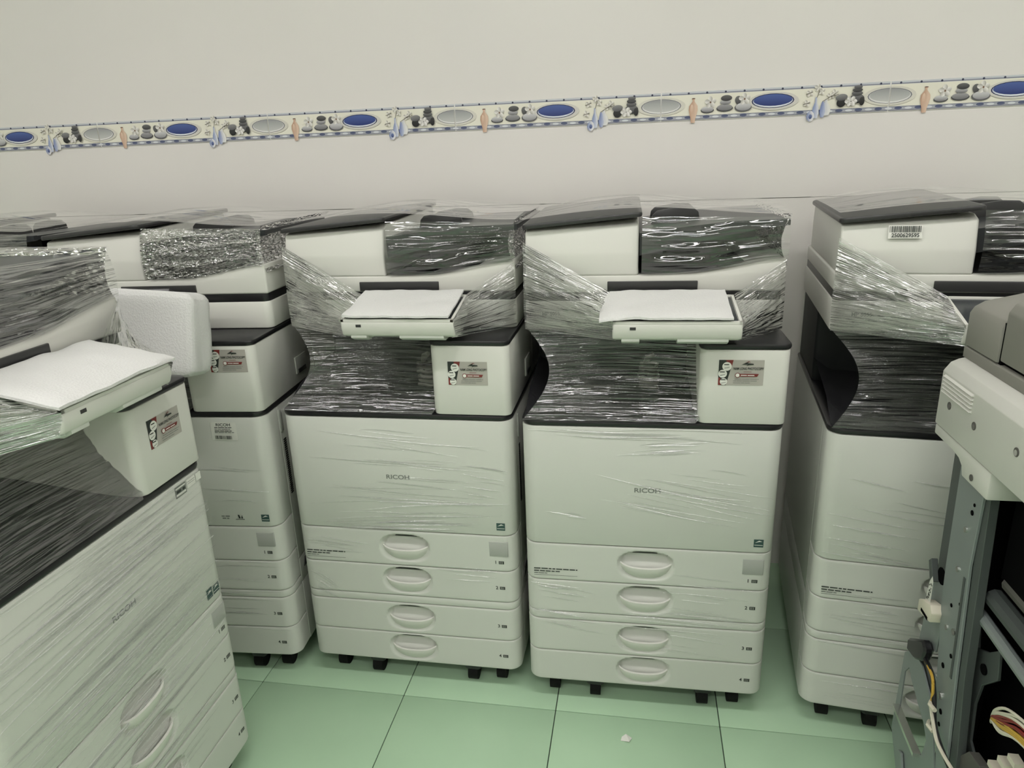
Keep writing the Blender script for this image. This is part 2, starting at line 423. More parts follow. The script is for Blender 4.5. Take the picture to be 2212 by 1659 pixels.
# ceiling luminaires: long flat panels with a milky diffuser
for i, (x, y) in enumerate(LAMPS):
    r = empty('ceiling_lamp', (x, y, CEIL))
    tag(r, LAMP_LABELS[i], 'lamp', 'long panel lamps under the ceiling')
    prism('housing', 'housing_white', r, [(-.09, 0), (-.09, -.05), (.09, -.05), (.09, 0)], -.62, .62, 'u', .004)
    rbox('diffuser', 'lamp_tube', r, -.60, .60, -.080, .080, -.058, -.049, .006, .006, .002, n=2)

# ------------------------------------------------------------------ the copier
W = .5665
Z_BOT, Z_D3, Z_GAP, Z_D2, Z_D1, Z_DOOR, Z_LIP = .070, .1591, .2508, .2730, .3618, .4607, .7590
V_SC, V_BACK = .12, .62
def smooth01(x): x = max(0, min(1, x)); return x*x*(3-2*x)
def drawer_mesh(z0, z1, hz):
    g = .0012; z0 += g; z1 -= g; r = .032
    cols = [(0, .075, 1, 0)] + [(r-r*math.cos(a), r-r*math.sin(a)) for a in [math.pi/2*i/7 for i in range(8)]]
    cols = [(c[0], c[1]) for c in cols]
    us = [r+.02*i for i in range(1, 9)]
    us = [u for u in us if u < .205] + [.205+.0039*i for i in range(41)]
    us += [u for u in [W-r-.02*i for i in range(8, 0, -1)] if u > us[-1]+.005]
    cols += [(u, 0) for u in us] + [(W-c[0], c[1]) for c in reversed(cols)]
    n = 24
    rows = [(z0, .003), (z0+.0008, .0008), (z0+.003, 0)] + [(z0+.003+(z1-z0-.006)*i/n, 0) for i in range(1, n)] + [(z1-.003, 0), (z1-.0008, .0008), (z1, .003)]
    vs, fs = [], []
    for z, ins in rows:
        for u, v in cols:
            d = ins
            if 0 < u < W and v < .001:
                q = (abs(u-W/2)/.067)**2.8 + (abs(z-hz)/.0395)**2.4
                up = smooth01((z-hz+.012)/.03)
                d += (.008+.014*up)*smooth01((1-q)/.55)
            # inset towards the inside
            uu = min(max(u, ins), W-ins) if v > .001 else u
            vs.append((uu, v+(d if v < .05 else 0), z))
    m = len(cols)
    for k in range(len(rows)-1):
        for i in range(m-1): fs.append((k*m+i, k*m+i+1, (k+1)*m+i+1, (k+1)*m+i))
    L = len(rows)
    fs.append(tuple(range(m-1, -1, -1))); fs.append(tuple((L-1)*m+i for i in range(m)))
    fs.append(tuple([k*m for k in range(L)] + [k*m+m-1 for k in range(L-1, -1, -1)]))
    return vs, fs
def handle_data(hz):
    zr = hz+.004; vs, fs = [], []; na, nt_ = 28, 8
    rows = [('b', 1.0), ('b', .5), ('b', .08), ('r', 0.0)] + [('f', t) for t in (.0, .06, .2, .4, .6, .8, 1.0)]
    for kind, t in rows:
        for i in range(na+1):
            a = -1+2*i/na
            u = W/2 + a*.0625*(1-.10*t*t)
            zz = zr - .0085*(1-a*a) - t*.033*math.sqrt(max(0, 1-.45*a*a))
            v = -.007*(1-a**4) + .012*a**6 + .013*t*t
            if kind == 'b': v += .008
            if kind == 'r': v += .004; zz += .0016
            vs.append((u, v, zz))
    m = na+1
    for k in range(len(rows)-1):
        for i in range(na): fs.append((k*m+i, k*m+i+1, (k+1)*m+i+1, (k+1)*m+i))
    k0 = (len(rows)-1)*m
    for i in range(na): fs.append((k0+i, k0+i+1, i+1, i))
    fs.append(tuple(k*m for k in range(len(rows)))); fs.append(tuple(k*m+na for k in range(len(rows)-1, -1, -1)))
    return vs, fs

CACHE = {}
def part(key, parent, fn):
    """build a part once, afterwards share its mesh; returns the object"""
    if key in CACHE:
        src = CACHE[key]; o = src.copy(); COL.objects.link(o); o.parent = parent
        return o
    o = fn(); CACHE[key] = o
    return o

def sticker(parent, loc, rot=(0, 0, 0)):
    def f():
        s = Flat(['label_silver', 'ink', 'ink_red', 'label_white', 'ink_gray', 'ink_green']); w, h = .091, .055
        s.rect(0, w, 0, h, 'label_silver')
        s.poly([(0, 0), (.016, 0), (.029, h), (0, h)], 'ink'); s.poly([(.014, h), (.029, h), (.026, h*.72), (.018, h*.8)], 'ink_red')
        s.poly([(0, 0), (.006, 0), (.004, h*.3), (0, h*.3)], 'ink_red')
        for u, z, r in ((.0165, .041, .0095), (.0085, .025, .0088), (.011, .008, .0075)):
            s.disc(u, z, r, 'label_white'); s.rect(u-.006, u+.004, z+.003, z+.005, 'ink'); s.poly([(u-.005, z-.003), (u+.005, z-.001), (u+.005, z-.002), (u-.005, z-.0045)], 'ink_gray')
        s.poly([(.046, .045), (.053, .049), (.060, .0515), (.057, .0485), (.069, .0475), (.070, .045), (.060, .0445), (.055, .042), (.058, .0455), (.050, .0455)], 'ink')
        s.poly([(.052, .0495), (.060, .0528), (.064, .0505), (.060, .0513)], 'ink_red')
        s.text('NAM LONG PHOTOCOPY', .0595, .0365, .0078, 'ink', .66)
        s.rect(.050, .066, .0295, .0303, 'ink_red')
        s.poly([(.042, .0195), (.078, .0195), (.081, .0255), (.042, .0255)], 'ink_red'); s.disc(.0385, .0225, .0052, 'ink_red'); s.disc(.0385, .0225, .0040, 'label_white')
        rnd = random.Random(5); s.words(.045, .0215, .030, .0018, 'label_white', rnd)
        for z in (.0135, .0098, .0055): s.words(.030+.003*(z > .01), z, .048-.014*(z < .006), .0011, 'ink_gray', rnd)
        return s.build('sticker', parent)
    o = part('sticker', parent, f); o.location = loc; o.rotation_euler = rot
    return o

def film_sheet(parent, fn, ns, nt_, amp, seed, material, name='stretch_film', ridges=14, lab=None):
    """ruled sheet fn(s,t); s runs along the pull, creases are ridges across t"""
    rnd = random.Random(seed); vs, fs, uv = [], [], []
    ph = [(rnd.uniform(2, ridges)*6.28, rnd.uniform(0, 6.28), rnd.uniform(.3, 1), rnd.uniform(-.6, .6)) for _ in range(7)]
    P = [[Vector(fn(i/ns, j/nt_)) for j in range(nt_+1)] for i in range(ns+1)]
    for i in range(ns+1):
        for j in range(nt_+1):
            s, t = i/ns, j/nt_
            a = P[min(i+1, ns)][j]-P[max(i-1, 0)][j]; b = P[i][min(j+1, nt_)]-P[i][max(j-1, 0)]
            n = a.cross(b)
            n = n.normalized() if n.length > 1e-9 else Vector((0, -1, 0))
            edge = min(1, 6*min(s, 1-s, t, 1-t)+.12)
            h = sum(w*math.sin(f*(t+sk*s*.25)+p+2*math.sin(3*s+p)) for f, p, w, sk in ph)/4
            h += .9*noise.noise(Vector((s*5+seed, t*7, seed*.37)))
            vs.append(P[i][j] + n*h*amp*edge)
            l0 = (P[ns][j]-P[0][j]).length; l1 = (P[i][nt_]-P[i][0]).length
            uv.append((s*.5+seed*.13, t*.35+seed*.29))
    m = nt_+1
    for i in range(ns):
        for j in range(nt_): fs.append((i*m+j, i*m+j+1, (i+1)*m+j+1, (i+1)*m+j))
    o = mesh(name, vs, fs, material, parent, smooth=180, uv=uv, norm=False)
    if lab: o['label'] = lab
    return o
def lerp(a, b, t): return tuple(a[k]*(1-t)+b[k]*t for k in range(3))
def polyline(P, t):
    t *= len(P)-1; i = min(int(t), len(P)-2); return lerp(P[i], P[i+1], t-i)

def creases(parent, seed, bundles, name='film_crease'):
    """taut pleats of the film lying on the front: low ridges, each bundle (u,z,len,angle,count,spread)"""
    rnd = random.Random(seed); vs, fs, uv = [], [], []
    for (u, z, ln, an, cnt, spr, wd) in bundles:
        for k in range(cnt):
            uu = u+rnd.uniform(-.25, .25)*ln; zz = z+rnd.uniform(-spr, spr); l = ln*rnd.uniform(.35, 1); a = an+rnd.uniform(-.05, .05)
            w = wd*rnd.uniform(.5, 1.3); h = w*(rnd.uniform(.6, 1.4) if rnd.random() < .4 else rnd.uniform(.1, .25)); b = len(vs); n = 10; bow = rnd.uniform(-.02, .02)*l
            for i in range(n+1):
                s = i/n; x = uu+(s-.5)*l*math.cos(a); q = zz+(s-.5)*l*math.sin(a)+bow*math.sin(math.pi*s); e = math.sin(math.pi*s)**.7
                x = max(.012, min(W-.012, x))
                vs += [(x, -.0006, q-w*e*.25-.0001), (x, -.0008-h*e, q), (x, -.0006, q+w*e*1.3+.0001)]
                uv += [(s*l*10, k*.3), (s*l*10, k*.3+.1), (s*l*10, k*.3+.2)]
            for i in range(n):
                for c in (0, 1): fs.append((b+i*3+c, b+i*3+3+c, b+i*3+4+c, b+i*3+1+c))
    return mesh(name, vs, fs, 'film_crease', parent, smooth=12, uv=uv, norm=False)

def control_panel(parent, upright=False):
    r = bpy.data.objects.new('control_panel', None)
    U0, U1 = .203, .459
    def hs(): return prism('control_panel', 'plastic_white', parent, [(-.020, .962), (-.044, .970), (-.050, .986), (-.050, 1.003), (.095, 1.030), (.095, .990), (.03, .962)], U0, U1, 'u', .004, 3)
    h = part('cp_house', parent, hs)
    def rim():
        t = lambda v: 1.003+(v+.050)*(.027/.145)
        parts = []
        for (a, b, c, d) in ((U0+.001, U1-.001, -.050, -.044), (U0+.001, U1-.001, .089, .095), (U0+.001, U0+.007, -.050, .095), (U1-.007, U1-.001, -.050, .095)):
            vs, fs = box_data(a, b, c, d, 0, .005); parts.append(([(x, y, z+t(y)-.001) for x, y, z in vs], fs))
        return mesh('rim', *join_data(parts), 'plastic_white', h)
    part('cp_rim', h, rim)
    def scr():
        t = lambda v: 1.003+(v+.050)*(.027/.145)
        return mesh('screen', [(U0+.008, -.044, t(-.044)+.0008), (U1-.008, -.044, t(-.044)+.0008), (U1-.008, .088, t(.088)+.0008), (U0+.008, .088, t(.088)+.0008)], [(0, 1, 2, 3)], 'screen_dark', h)
    part('cp_screen', h, scr)
    def grip():
        return prism('port_cover', 'plastic_shell', h, [(-.026, .956), (-.043, .964), (-.043, .976), (.0, .976), (.0, .956)], U0+.13, U1-.025, 'u', .0015)
    part('cp_port', h, grip)
    def grip2():
        return prism('port_cover', 'plastic_shell', h, [(-.026, .956), (-.043, .964), (-.043, .976), (.0, .976), (.0, .956)], U0+.018, U0+.055, 'u', .0015)
    part('cp_port2', h, grip2)
    def usb(): return mesh('usb_slot', *box_data(U0+.035, U0+.047, -.0506, -.048, .990, .996), 'plastic_dark', h, smooth=0)
    part('cp_usb', h, usb)
    def arm(): return rbox('panel_arm', 'plastic_dark', h, U0+.08, U1-.08, .085, .150, .985, 1.014, .004, .004, .002)
    part('cp_arm', h, arm)
    if upright:
        # the panel swung up to face the aisle
        h.matrix_local = Matrix.Translation((-.040, .060, 1.010)) @ Matrix.Rotation(math.radians(58), 4, 'X') @ Matrix.Translation((0, -.095, -1.005))
    return h

def copier(name, x, y, rot, label, seed, film=True, upright=False, stick=None, mouth='film_crinkle', films=('cav', 'left', 'right', 'front', 'top', 'side'), bundles=()):
    r = empty(name, (x, y, 0), rot)
    tag(r, label, 'copier', 'stretch-wrapped office copiers')
    P = lambda key, fn: part(key, r, fn)
    # ---- running gear
    for i, (u, v) in enumerate(((.060, .060), (W-.060, .060), (.075, .53), (W-.075, .53), (.165, .046), (W-.135, .046))):
        def cas(u=u, v=v):
            c = rbox('caster', 'plastic_black', r, -.022, .022, -.02, .024, .038, .072, .01, .01, .004, n=3)
            mesh('wheel', *cyl_data((0, 0, .0245), 'x', .0243, .026, 18), 'rubber', c)
            return c
        if 'caster' in CACHE:
            c = part('caster', r, cas); w = CACHE['caster'].children[0].copy(); COL.objects.link(w); w.parent = c
        else: c = part('caster', r, cas)
        c.location = (u, v, 0)
    # ---- carcass
    P('frame', lambda: rbox('frame', 'inner_dark', r, .006, W-.006, .022, V_BACK-.01, .074, .752, .02, .01, .002))
    P('base_plate', lambda: rbox('base_plate', 'plastic_dark', r, .012, W-.012, .03, V_BACK-.012, .058, .074, .02, .01, .003))
    def side(s):
        u0, u1 = (0, .010) if s < 0 else (W-.010, W)
        top = .757
        parts = [rbox_data(u0, u1, .0775, V_BACK-.014, .2520, Z_D1-.04, .001, .001, .0012, n=1), rbox_data(u0, u1, .0775, V_BACK-.014, Z_D1-.037, top, .001, .001, .0012, n=1)]
        return mesh('side_panel', *join_data(parts), 'plastic_shell', r)
    P('towerside', lambda: rbox('upper_side_panel', 'plastic_shell', r, W-.010, W, .3465, V_BACK-.014, .7725, .9365, .001, .001, .0012, n=1))
    P('sideL', lambda: side(-1)); P('sideR', lambda: side(1))
    P('lowsideL', lambda: rbox('bank_side_panel', 'plastic_shell', r, 0, .010, .0775, V_BACK-.014, Z_BOT, .2495, .001, .001, .0012, n=1))
    P('lowsideR', lambda: rbox('bank_side_panel', 'plastic_shell', r, W-.010, W, .0775, V_BACK-.014, Z_BOT, .2495, .001, .001, .0012, n=1))
    P('rear', lambda: rbox('rear_cover', 'plastic_shell', r, .004, W-.004, V_BACK-.014, V_BACK, Z_BOT+.01, .94, .003, .006, .002))
    # right-hand side fittings: vent, latch and grip
    def vent():
        parts = [box_data(W+.0002, W+.0012, .088, .102, .512+.0058*k, .5154+.0058*k) for k in range(27)]
        return mesh('side_vent', *join_data(parts), 'inner_dark', r, smooth=0)
    P('vent', vent)
    P('latch', lambda: prism('side_latch', 'plastic_shell', r, [(.215, .80), (.285, .80), (.285, .846), (.215, .846)], W, W+.004, 'u', .0015))
    P('latch_pull', lambda: prism('latch_pull', 'plastic_dark', r, [(.225, .800), (.275, .800), (.275, .812), (.225, .812)], W+.003, W+.006, 'u', .001))
    P('grip', lambda: prism('side_grip', 'indicator_gray', r, [(.079, .69), (.094, .69), (.094, .737), (.086, .748), (.079, .748)], W-.001, W+.003, 'u', .001))
    P('bank_grip', lambda: prism('bank_grip', 'plastic_dark', r, [(.10, .285), (.26, .285), (.26, .30), (.25, .308), (.11, .308)], W-.001, W+.002, 'u', .001))
    # ---- front: door, trim, four drawers
    P('door', lambda: rbox('front_door', 'plastic_shell', r, 0, W, 0, .076, Z_DOOR+.0012, Z_LIP-.001, .032, .0008, .003, n=8))
    P('strip', lambda: rbox('trim_strip', 'plastic_shell', r, 0, W, .001, .076, Z_GAP+.0012, Z_D2-.0012, .032, .0008, .002, n=8))
    P('lip', lambda: rbox('dark_lip', 'plastic_black', r, -.001, W+.001, -.001, V_BACK-.02, Z_LIP, Z_LIP+.0125, .033, .004, .004, n=8))
    def badge():
        s = Flat(['ink_gray', 'ink_green', 'label_white', 'ink'])
        s.text('RICOH', .283, .607, .0155, 'ink_gray', 1.25)
        return s.build('door_lettering', r, (0, -.0003, 0))
    P('badge0', badge)
    def badge():
        s = Flat(['ink_gray', 'ink_green', 'label_white', 'ink'])
        s.rect(.5205, .5415, .477, .4965, 'ink_green'); s.poly([(.523, .488), (.532, .494), (.539, .491), (.532, .4905)], 'label_white'); s.rect(.522, .540, .4815, .4828, 'label_white')
        return s.build('energy_mark', r, (0, -.0003, 0))
    P('badge', badge)
    zz = [(Z_D1, Z_DOOR), (Z_D2, Z_D1), (Z_D3, Z_GAP), (Z_BOT, Z_D3)]
    for i, (a, b) in enumerate(zz):
        hz = (a+b)/2 + .001
        d = P('drawer%d' % i, lambda: mesh('drawer', *drawer_mesh(a, b, hz), 'plastic_shell', r))
        part('handle%d' % i, d, lambda: mesh('handle', *handle_data(hz), 'plastic_white', d))
        def num():
            s = Flat(['ink', 'indicator_gray', 'ink_gray', 'ink_red', 'label_white'])
            nz = a+.026 if i == 0 else (a+b)/2-.002
            s.text(str(i+1), .5145, nz, .0125, 'ink', 1)
            s.rect(.522, .535, nz-.0042, nz+.0042, 'ink')
            s.rect(.5245, .5252, nz-.003, nz+.003, 'label_white'); s.rect(.5275, .5282, nz-.003, nz+.003, 'label_white'); s.rect(.531, .5317, nz-.003, nz+.003, 'label_white')
            return s.build('tray_number', d, (0, -.0003, 0))
        part('num%d' % i, d, num)
        if i == 0:
            part('indicator', d, lambda: rbox('paper_size_card', 'indicator_gray', d, .500, .546, -.0012, .003, .4055, .4445, .001, .001, .0006, n=1))
            def warn():
                s = Flat(['ink'])
                rnd = random.Random(2); s.words(.020, .3905, .104, .0028, 'ink', rnd); s.words(.020, .3845, .066, .0026, 'ink', rnd)
                s.words(.020, .3795, .032, .0014, 'ink', rnd); s.rect(.020, .124, .3750, .3758, 'ink')
                return s.build('notice_print', d, (0, -.0003, 0))
            part('warn', d, warn)
    # ---- exit tray, tower, rear column
    def tray():
        vs, fs, nu, nv = [], [], 24, 16
        for i in range(nu+1):
            for j in range(nv+1):
                u = .006+(.384-.006)*i/nu; v = .010+(.34-.010)*j/nv
                e = smooth01((.05-u)/.05)*.028*smooth01((v-.02)/.1)
                vs.append((u, v, Z_LIP+.0132+.030*smooth01(v/.34)+e-.006*smooth01(1-abs(u-.2)/.15)*smooth01(v/.08)))
        m = nv+1
        for i in range(nu):
            for j in range(nv): fs.append((i*m+j, (i+1)*m+j, (i+1)*m+j+1, i*m+j+1))
        return mesh('exit_tray', vs, fs, 'tray_black', r)
    P('tray', tray)
    P('column', lambda: rbox('rear_column', 'cavity_dark', r, .004, W-.012, .33, V_BACK-.02, Z_LIP+.012, .9565, .01, .004, .002))
    def tower():
        t = rbox('tower', 'plastic_white', r, .385, W, 0, .345, Z_LIP+.013, .9365, .018, .002, .003)
        return t
    tw = P('tower', tower)
    P('tower_cap', lambda: rbox('tower_cap', 'plastic_black', r, .383, W+.002, -.002, .36, .9370, .9490, .020, .002, .004))
    if stick: sticker(tw, (stick[0], -.0006, stick[1]))
    # ---- scanner
    sc = P('scanner', lambda: rbox('scanner', 'plastic_white', r, 0, W, V_SC, V_BACK, .9500, 1.0165, .018, .01, .004, n=7))
    def model():
        s = Flat(['ink_gray']); s.text('MP 5055', .060, .987, .0115, 'ink_gray', 1.0)
        return s.build('model_lettering', sc, (0, V_SC-.0003, 0))
    part('model', sc, model)
    P('glass_gap', lambda: rbox('scanner_gap', 'plastic_black', r, .003, W-.003, V_SC+.003, V_BACK-.004, 1.0155, 1.0370, .016, .008, .002, n=7))
    # ---- document feeder
    def fbase():
        prof = [(0, 1.036), (W, 1.036), (W, 1.078), (W, 1.108), (.53, 1.105), (.50, 1.100), (.46, 1.092), (.42, 1.084), (.38, 1.078), (.32, 1.075), (.255, 1.074), (0, 1.074)]
        return prism('feeder_base', 'plastic_white', r, prof, V_SC, V_BACK-.02, 'v', .005, 3)
    fb = P('fbase', fbase)
    part('fhandle', fb, lambda: rbox('lid_grip', 'plastic_dark', fb, .188, .384, V_SC-.004, V_SC+.01, 1.0385, 1.0605, .002, .002, .0015))
    def hop():
        prof = [(.120, 1.073), (.120, 1.122), (.132, 1.172), (.16, 1.178), (.56, 1.186), (.575, 1.15), (.575, 1.073)]
        vs, fs = prism_data(prof, .004, .2555, 'u')
        vs = [(u, v, z+(max(0, z-1.15)/.03)*.012*min(1, u/.2555)*1.2 if z > 1.15 else z) for u, v, z in vs]
        me = bpy.data.meshes.new('feeder_hopper'); me.from_pydata(vs, [], fs); me.materials.append(MATS['plastic_white'])
        bm = bmesh.new(); bm.from_mesh(me); bmesh.ops.recalc_face_normals(bm, faces=bm.faces)
        bmesh.ops.bevel(bm, geom=[e for e in bm.edges if e.calc_face_angle(0) > .2], offset=.005, offset_type='OFFSET', segments=3, profile=.5, affect='EDGES', clamp_overlap=True)
        bm.to_mesh(me); bm.free(); return link('feeder_hopper', me, r)
    P('hop', hop)
    def cover():
        top = lambda u, v: 1.188+.022*math.sin(min(1, max(0, u/.26))*math.pi/2)+.006*(v-.12)/.5
        vs, fs = rbox_data(-.002, .262, .117, .59, 1.0, 1.011, .014, .02, .0035, n=5)
        vs = [(u, v, z-1.011+top(u, v)) for u, v, z in vs]
        return mesh('hopper_cover', vs, fs, 'plastic_dark', r)
    P('cover', cover)
    def exitt():
        vs, fs = [], []; nu, nv = 20, 3
        for k, dz in ((0, .0022), (1, .0002)):
            for i in range(nu+1):
                u = .257+.225*i/nu; t = max(0, (u-.33)/.23); z = 1.0745+.033*smooth01(t*.95)
                for j in range(nv+1): vs.append((u, .134+.40*j/nv, z+dz))
        m = nv+1; n0 = (nu+1)*m
        for i in range(nu):
            for j in range(nv): fs.append((i*m+j, (i+1)*m+j, (i+1)*m+j+1, i*m+j+1))
        return mesh('feeder_exit_tray', vs[:n0], fs, 'tray_black', r)
    P('exitt', exitt)
    P('fback', lambda: prism('feeder_back_wall', 'tray_gray', r, [(.256, 1.074), (.38, 1.078), (.50, 1.10), (W-.004, 1.106), (W-.004, 1.168), (.256, 1.15)], .50, .56, 'v', .003))
    def intray():
        # sloping document tray with a front skirt that tapers to the right
        pl = [(.2575, 1.150), (.2575, 1.162), (.36, 1.1745), (.45, 1.183), (.572, 1.186), (.572, 1.176), (.45, 1.172)]
        a = prism_data(pl, .150, .545, 'v')
        sk = [(.2575, 1.114), (.2575, 1.163), (.36, 1.1755), (.45, 1.184), (.572, 1.187), (.572, 1.174), (.50, 1.166), (.38, 1.140)]
        b = prism_data(sk, .138, .150, 'v')
        return mesh('document_tray', *join_data([a, b]), 'tray_gray', r)
    it = P('intray', intray)
    part('guide', it, lambda: prism('paper_guide', 'plastic_dark', it, [(.285, 1.158), (.290, 1.186), (.300, 1.196), (.350, 1.204), (.385, 1.203), (.398, 1.192), (.402, 1.170)], .315, .325, 'v', .002))
    part('guide2', it, lambda: prism('paper_guide', 'plastic_dark', it, [(.285, 1.158), (.290, 1.186), (.300, 1.196), (.350, 1.204), (.385, 1.203), (.398, 1.192), (.402, 1.170)], .445, .455, 'v', .002))
    cp = control_panel(r, upright)
    # ---- stretch film
    if film:
        A, B = Vector, Vector
        if 'cav' in films:
            def cav(s, t):   # from the scanner's lower edge down to the lip, sucked inwards
                top = (.004+.556*s, V_SC-.003, .953); bot = (.004+.376*min(1, s*1.0)+.0*s, -.003, Z_LIP+.014)
                p = lerp(top, bot, t); b = math.sin(math.pi*t)
                p = (p[0]+.050*b*(1-s)**2*1.1 - (.16*s*s*(1-smooth01(t*1.6))), p[1]+.035*b*(.3+.7*math.sin(math.pi*min(1, s*1.1))), p[2])
                return p
            film_sheet(r, cav, 56, 70, .0035, seed, 'film_cavity', ridges=16, lab='clear stretch film pulled across the paper exit')
        if 'left' in films:
            LA = [(.000, V_SC-.004, 1.150), (-.001, V_SC-.004, 1.07), (-.002, V_SC-.004, 1.0), (.0, V_SC-.004, .952)]
            LB = [(.206, .085, 1.036), (.204, -.01, 1.012), (.201, -.053, 1.006), (.210, -.042, .966)]
            film_sheet(r, lambda s, t: lerp(polyline(LA, t), polyline(LB, t), s), 40, 80, .0030, seed+1, 'film_streak', ridges=20, lab='streaky stretch film fanning to the control panel')
        if 'right' in films:
            RA = [(W, V_SC-.004, 1.105), (W+.001, V_SC-.004, 1.03), (W+.001, V_SC-.004, .953)]
            RB = [(.458, .085, 1.036), (.461, -.053, 1.006), (.452, -.042, .966)]
            film_sheet(r, lambda s, t: lerp(polyline(RB, t), polyline(RA, t), s), 30, 50, .0030, seed+2, 'film_smooth', ridges=10)
        if 'front' in films:
            def fr(s, t):   # over the mouth of the feeder
                a = (.262+(W-.260)*s, .128-.006*s, 1.200-.008*s); b = (.262+(W-.260)*s, V_SC-.004, 1.078+.028*smooth01((s-.3)/.7))
                p = lerp(a, b, t); return (p[0], p[1]-.012*math.sin(math.pi*t)*(1-s*.5), p[2])
            film_sheet(r, fr, 44, 40, .005, seed+3, mouth, ridges=9, lab='crinkled stretch film over the feeder mouth')
        if 'top' in films:
            def tp(s, t):
                u = -.004+(W+.010)*s; base = 1.196+.020*math.sin(min(1, u/.26 if u > 0 else 0)*math.pi/2) if u < .262 else 1.216-.020*smooth01((u-.262)/.3)
                return (u, .112+(.50)*t, base+.004+.010*math.sin(math.pi*t)*(.5+.5*math.sin(s*9+seed)))
            film_sheet(r, tp, 44, 44, .003, seed+4, 'film_top', ridges=10, lab='loose stretch film bulging over the top')
        if 'side' in films:
            def sd(s, t):
                z = 1.198-.11*t
                return (W+.004-.03*math.sin(math.pi*t)*.6, .122+.47*s, z)
            film_sheet(r, sd, 24, 24, .004, seed+5, 'film_crinkle', ridges=8)
    if bundles: creases(r, seed+9, bundles)
    return r

def mul(pts, s): return [(a*s, b*s) for a, b in pts]
BD_B = [(.30, .70, .30, -.10, 8, .03, .0012), (.26, .60, .44, -.05, 8, .05, .0016), (.30, .53, .42, .05, 14, .05, .0016), (.28, .475, .34, .03, 8, .012, .0018), (.40, .66, .22, -.06, 8, .06, .001),
        (.12, .41, .16, -.06, 6, .03, .0012), (.06, .29, .08, -.6, 9, .025, .0012), (.48, .60, .14, -.12, 7, .04, .0014), (.45, .35, .16, -.04, 6, .02, .001)]
BD_C = [(.25, .745, .40, -.03, 10, .012, .0014), (.34, .71, .20, .08, 9, .012, .0016), (.36, .58, .34, -.18, 16, .05, .0012), (.12, .53, .10, -.15, 3, .012, .0016), (.09, .32, .16, -.14, 8, .03, .0014),
        (.09, .25, .16, -.14, 7, .03, .0014), (.44, .34, .22, -.06, 10, .06, .0012), (.40, .22, .3, -.08, 10, .06, .0010), (.44, .63, .2, -.1, 6, .05, .001)]
BD_D = [(.16, .60, .26, -.14, 8, .07, .0014), (.12, .50, .2, -.12, 6, .03, .0014), (.14, .27, .22, -.06, 10, .05, .0014), (.12, .36, .18, -.05, 6, .03, .0012), (.12, .13, .2, -.04, 6, .04, .001)]
BD_E = [(.28, .70, .52, .02, 40, .05, .0013), (.28, .58, .52, .03, 40, .07, .0013), (.28, .47, .5, .02, 26, .05, .0012), (.28, .36, .46, .02, 24, .06, .0012), (.28, .25, .4, .02, 14, .05, .0012)]
BD_G = [(.45, .60, .2, -.05, 5, .08, .001), (.45, .32, .2, -.04, 8, .06, .001), (.45, .2, .2, -.03, 8, .05, .001)]

copC = copier('office_copier', -.2530, 1.4566, .0151, 'stretch-wrapped white office copier in the middle right, four drawers, black lip, foam on its panel', 11, mouth='film_clear', stick=(.423, .860), bundles=BD_C)
copB = copier('office_copier', -.8450, 1.4750, .0010, 'stretch-wrapped white office copier in the middle left with a silver reflective shop sticker', 23, mouth='film_clear', stick=(.426, .845), bundles=BD_B)
copD = copier('office_copier', .3980, 1.4580, -.0970, 'stretch-wrapped white office copier on the right with a barcode label on its feeder', 37, mouth='film_clear', stick=(.426, .845), bundles=BD_D)
copG = copier('office_copier', -1.4460, 1.4190, .0700, 'white office copier in the corner gap with a RICOH barcode label on its door', 41, upright=True, stick=(.456, .873), bundles=BD_G, films=('cav', 'front', 'top', 'side'))
copE = copier('office_copier', -.8690, .6270, 1.5720, 'large near office copier at the left edge, turned sideways and covered in diagonal film creases', 53, mouth='film_smooth', stick=(.428, .848), bundles=BD_E)
copH = copier('office_copier', -2.0750, 1.4300, .0100, 'black-topped office copier behind at the far left edge, only its feeder showing', 67, mouth='film_smooth', films=('front', 'top'))

# labels and stickers that single machines carry
def barcode_label():
    s = Flat(['label_white', 'ink']); s.rect(0, .062, 0, .027, 'label_white'); s.barcode(.002, .060, .0125, .025, 'ink', random.Random(4)); s.text('2500629595', .031, .0060, .0112, 'ink', .92)
    return s.build('barcode_label', copD, (.092, .1195, 1.146), (math.radians(-13), 0, 0))
barcode_label()
def ricoh_label():
    s = Flat(['label_white', 'ink', 'ink_gray']); w, h = .066, .047; rnd = random.Random(8)
    s.rect(0, w, 0, h, 'label_white'); s.text('RICOH', w/2, h-.007, .0105, 'ink', 1.15)
    for z, l in ((.0325, .044), (.0285, .040), (.0240, .044), (.0200, .050)): s.words(.010, z, l, .0018, 'ink_gray' if l != .044 else 'ink', rnd)
    s.barcode(.010, .053, .004, .013, 'ink', rnd)
    return s.build('barcode_label', copG, (.428, -.0006, .699))
ricoh_label()
def eco_marks():
    s = Flat(['ink', 'ink_gray']); rnd = random.Random(3)
    s.words(.415, .489, .026, .003, 'ink_gray', rnd); s.words(.417, .483, .018, .003, 'ink_gray', rnd)
    s.rect(.452, .476, .4815, .4828, 'ink'); s.poly([(.461, .485), (.466, .485), (.463, .495), (.459, .495)], 'ink'); s.poly([(.467, .485), (.472, .485), (.470, .495)], 'ink')
    return s.build('eco_marks', copG, (0, -.0004, 0))
eco_marks()
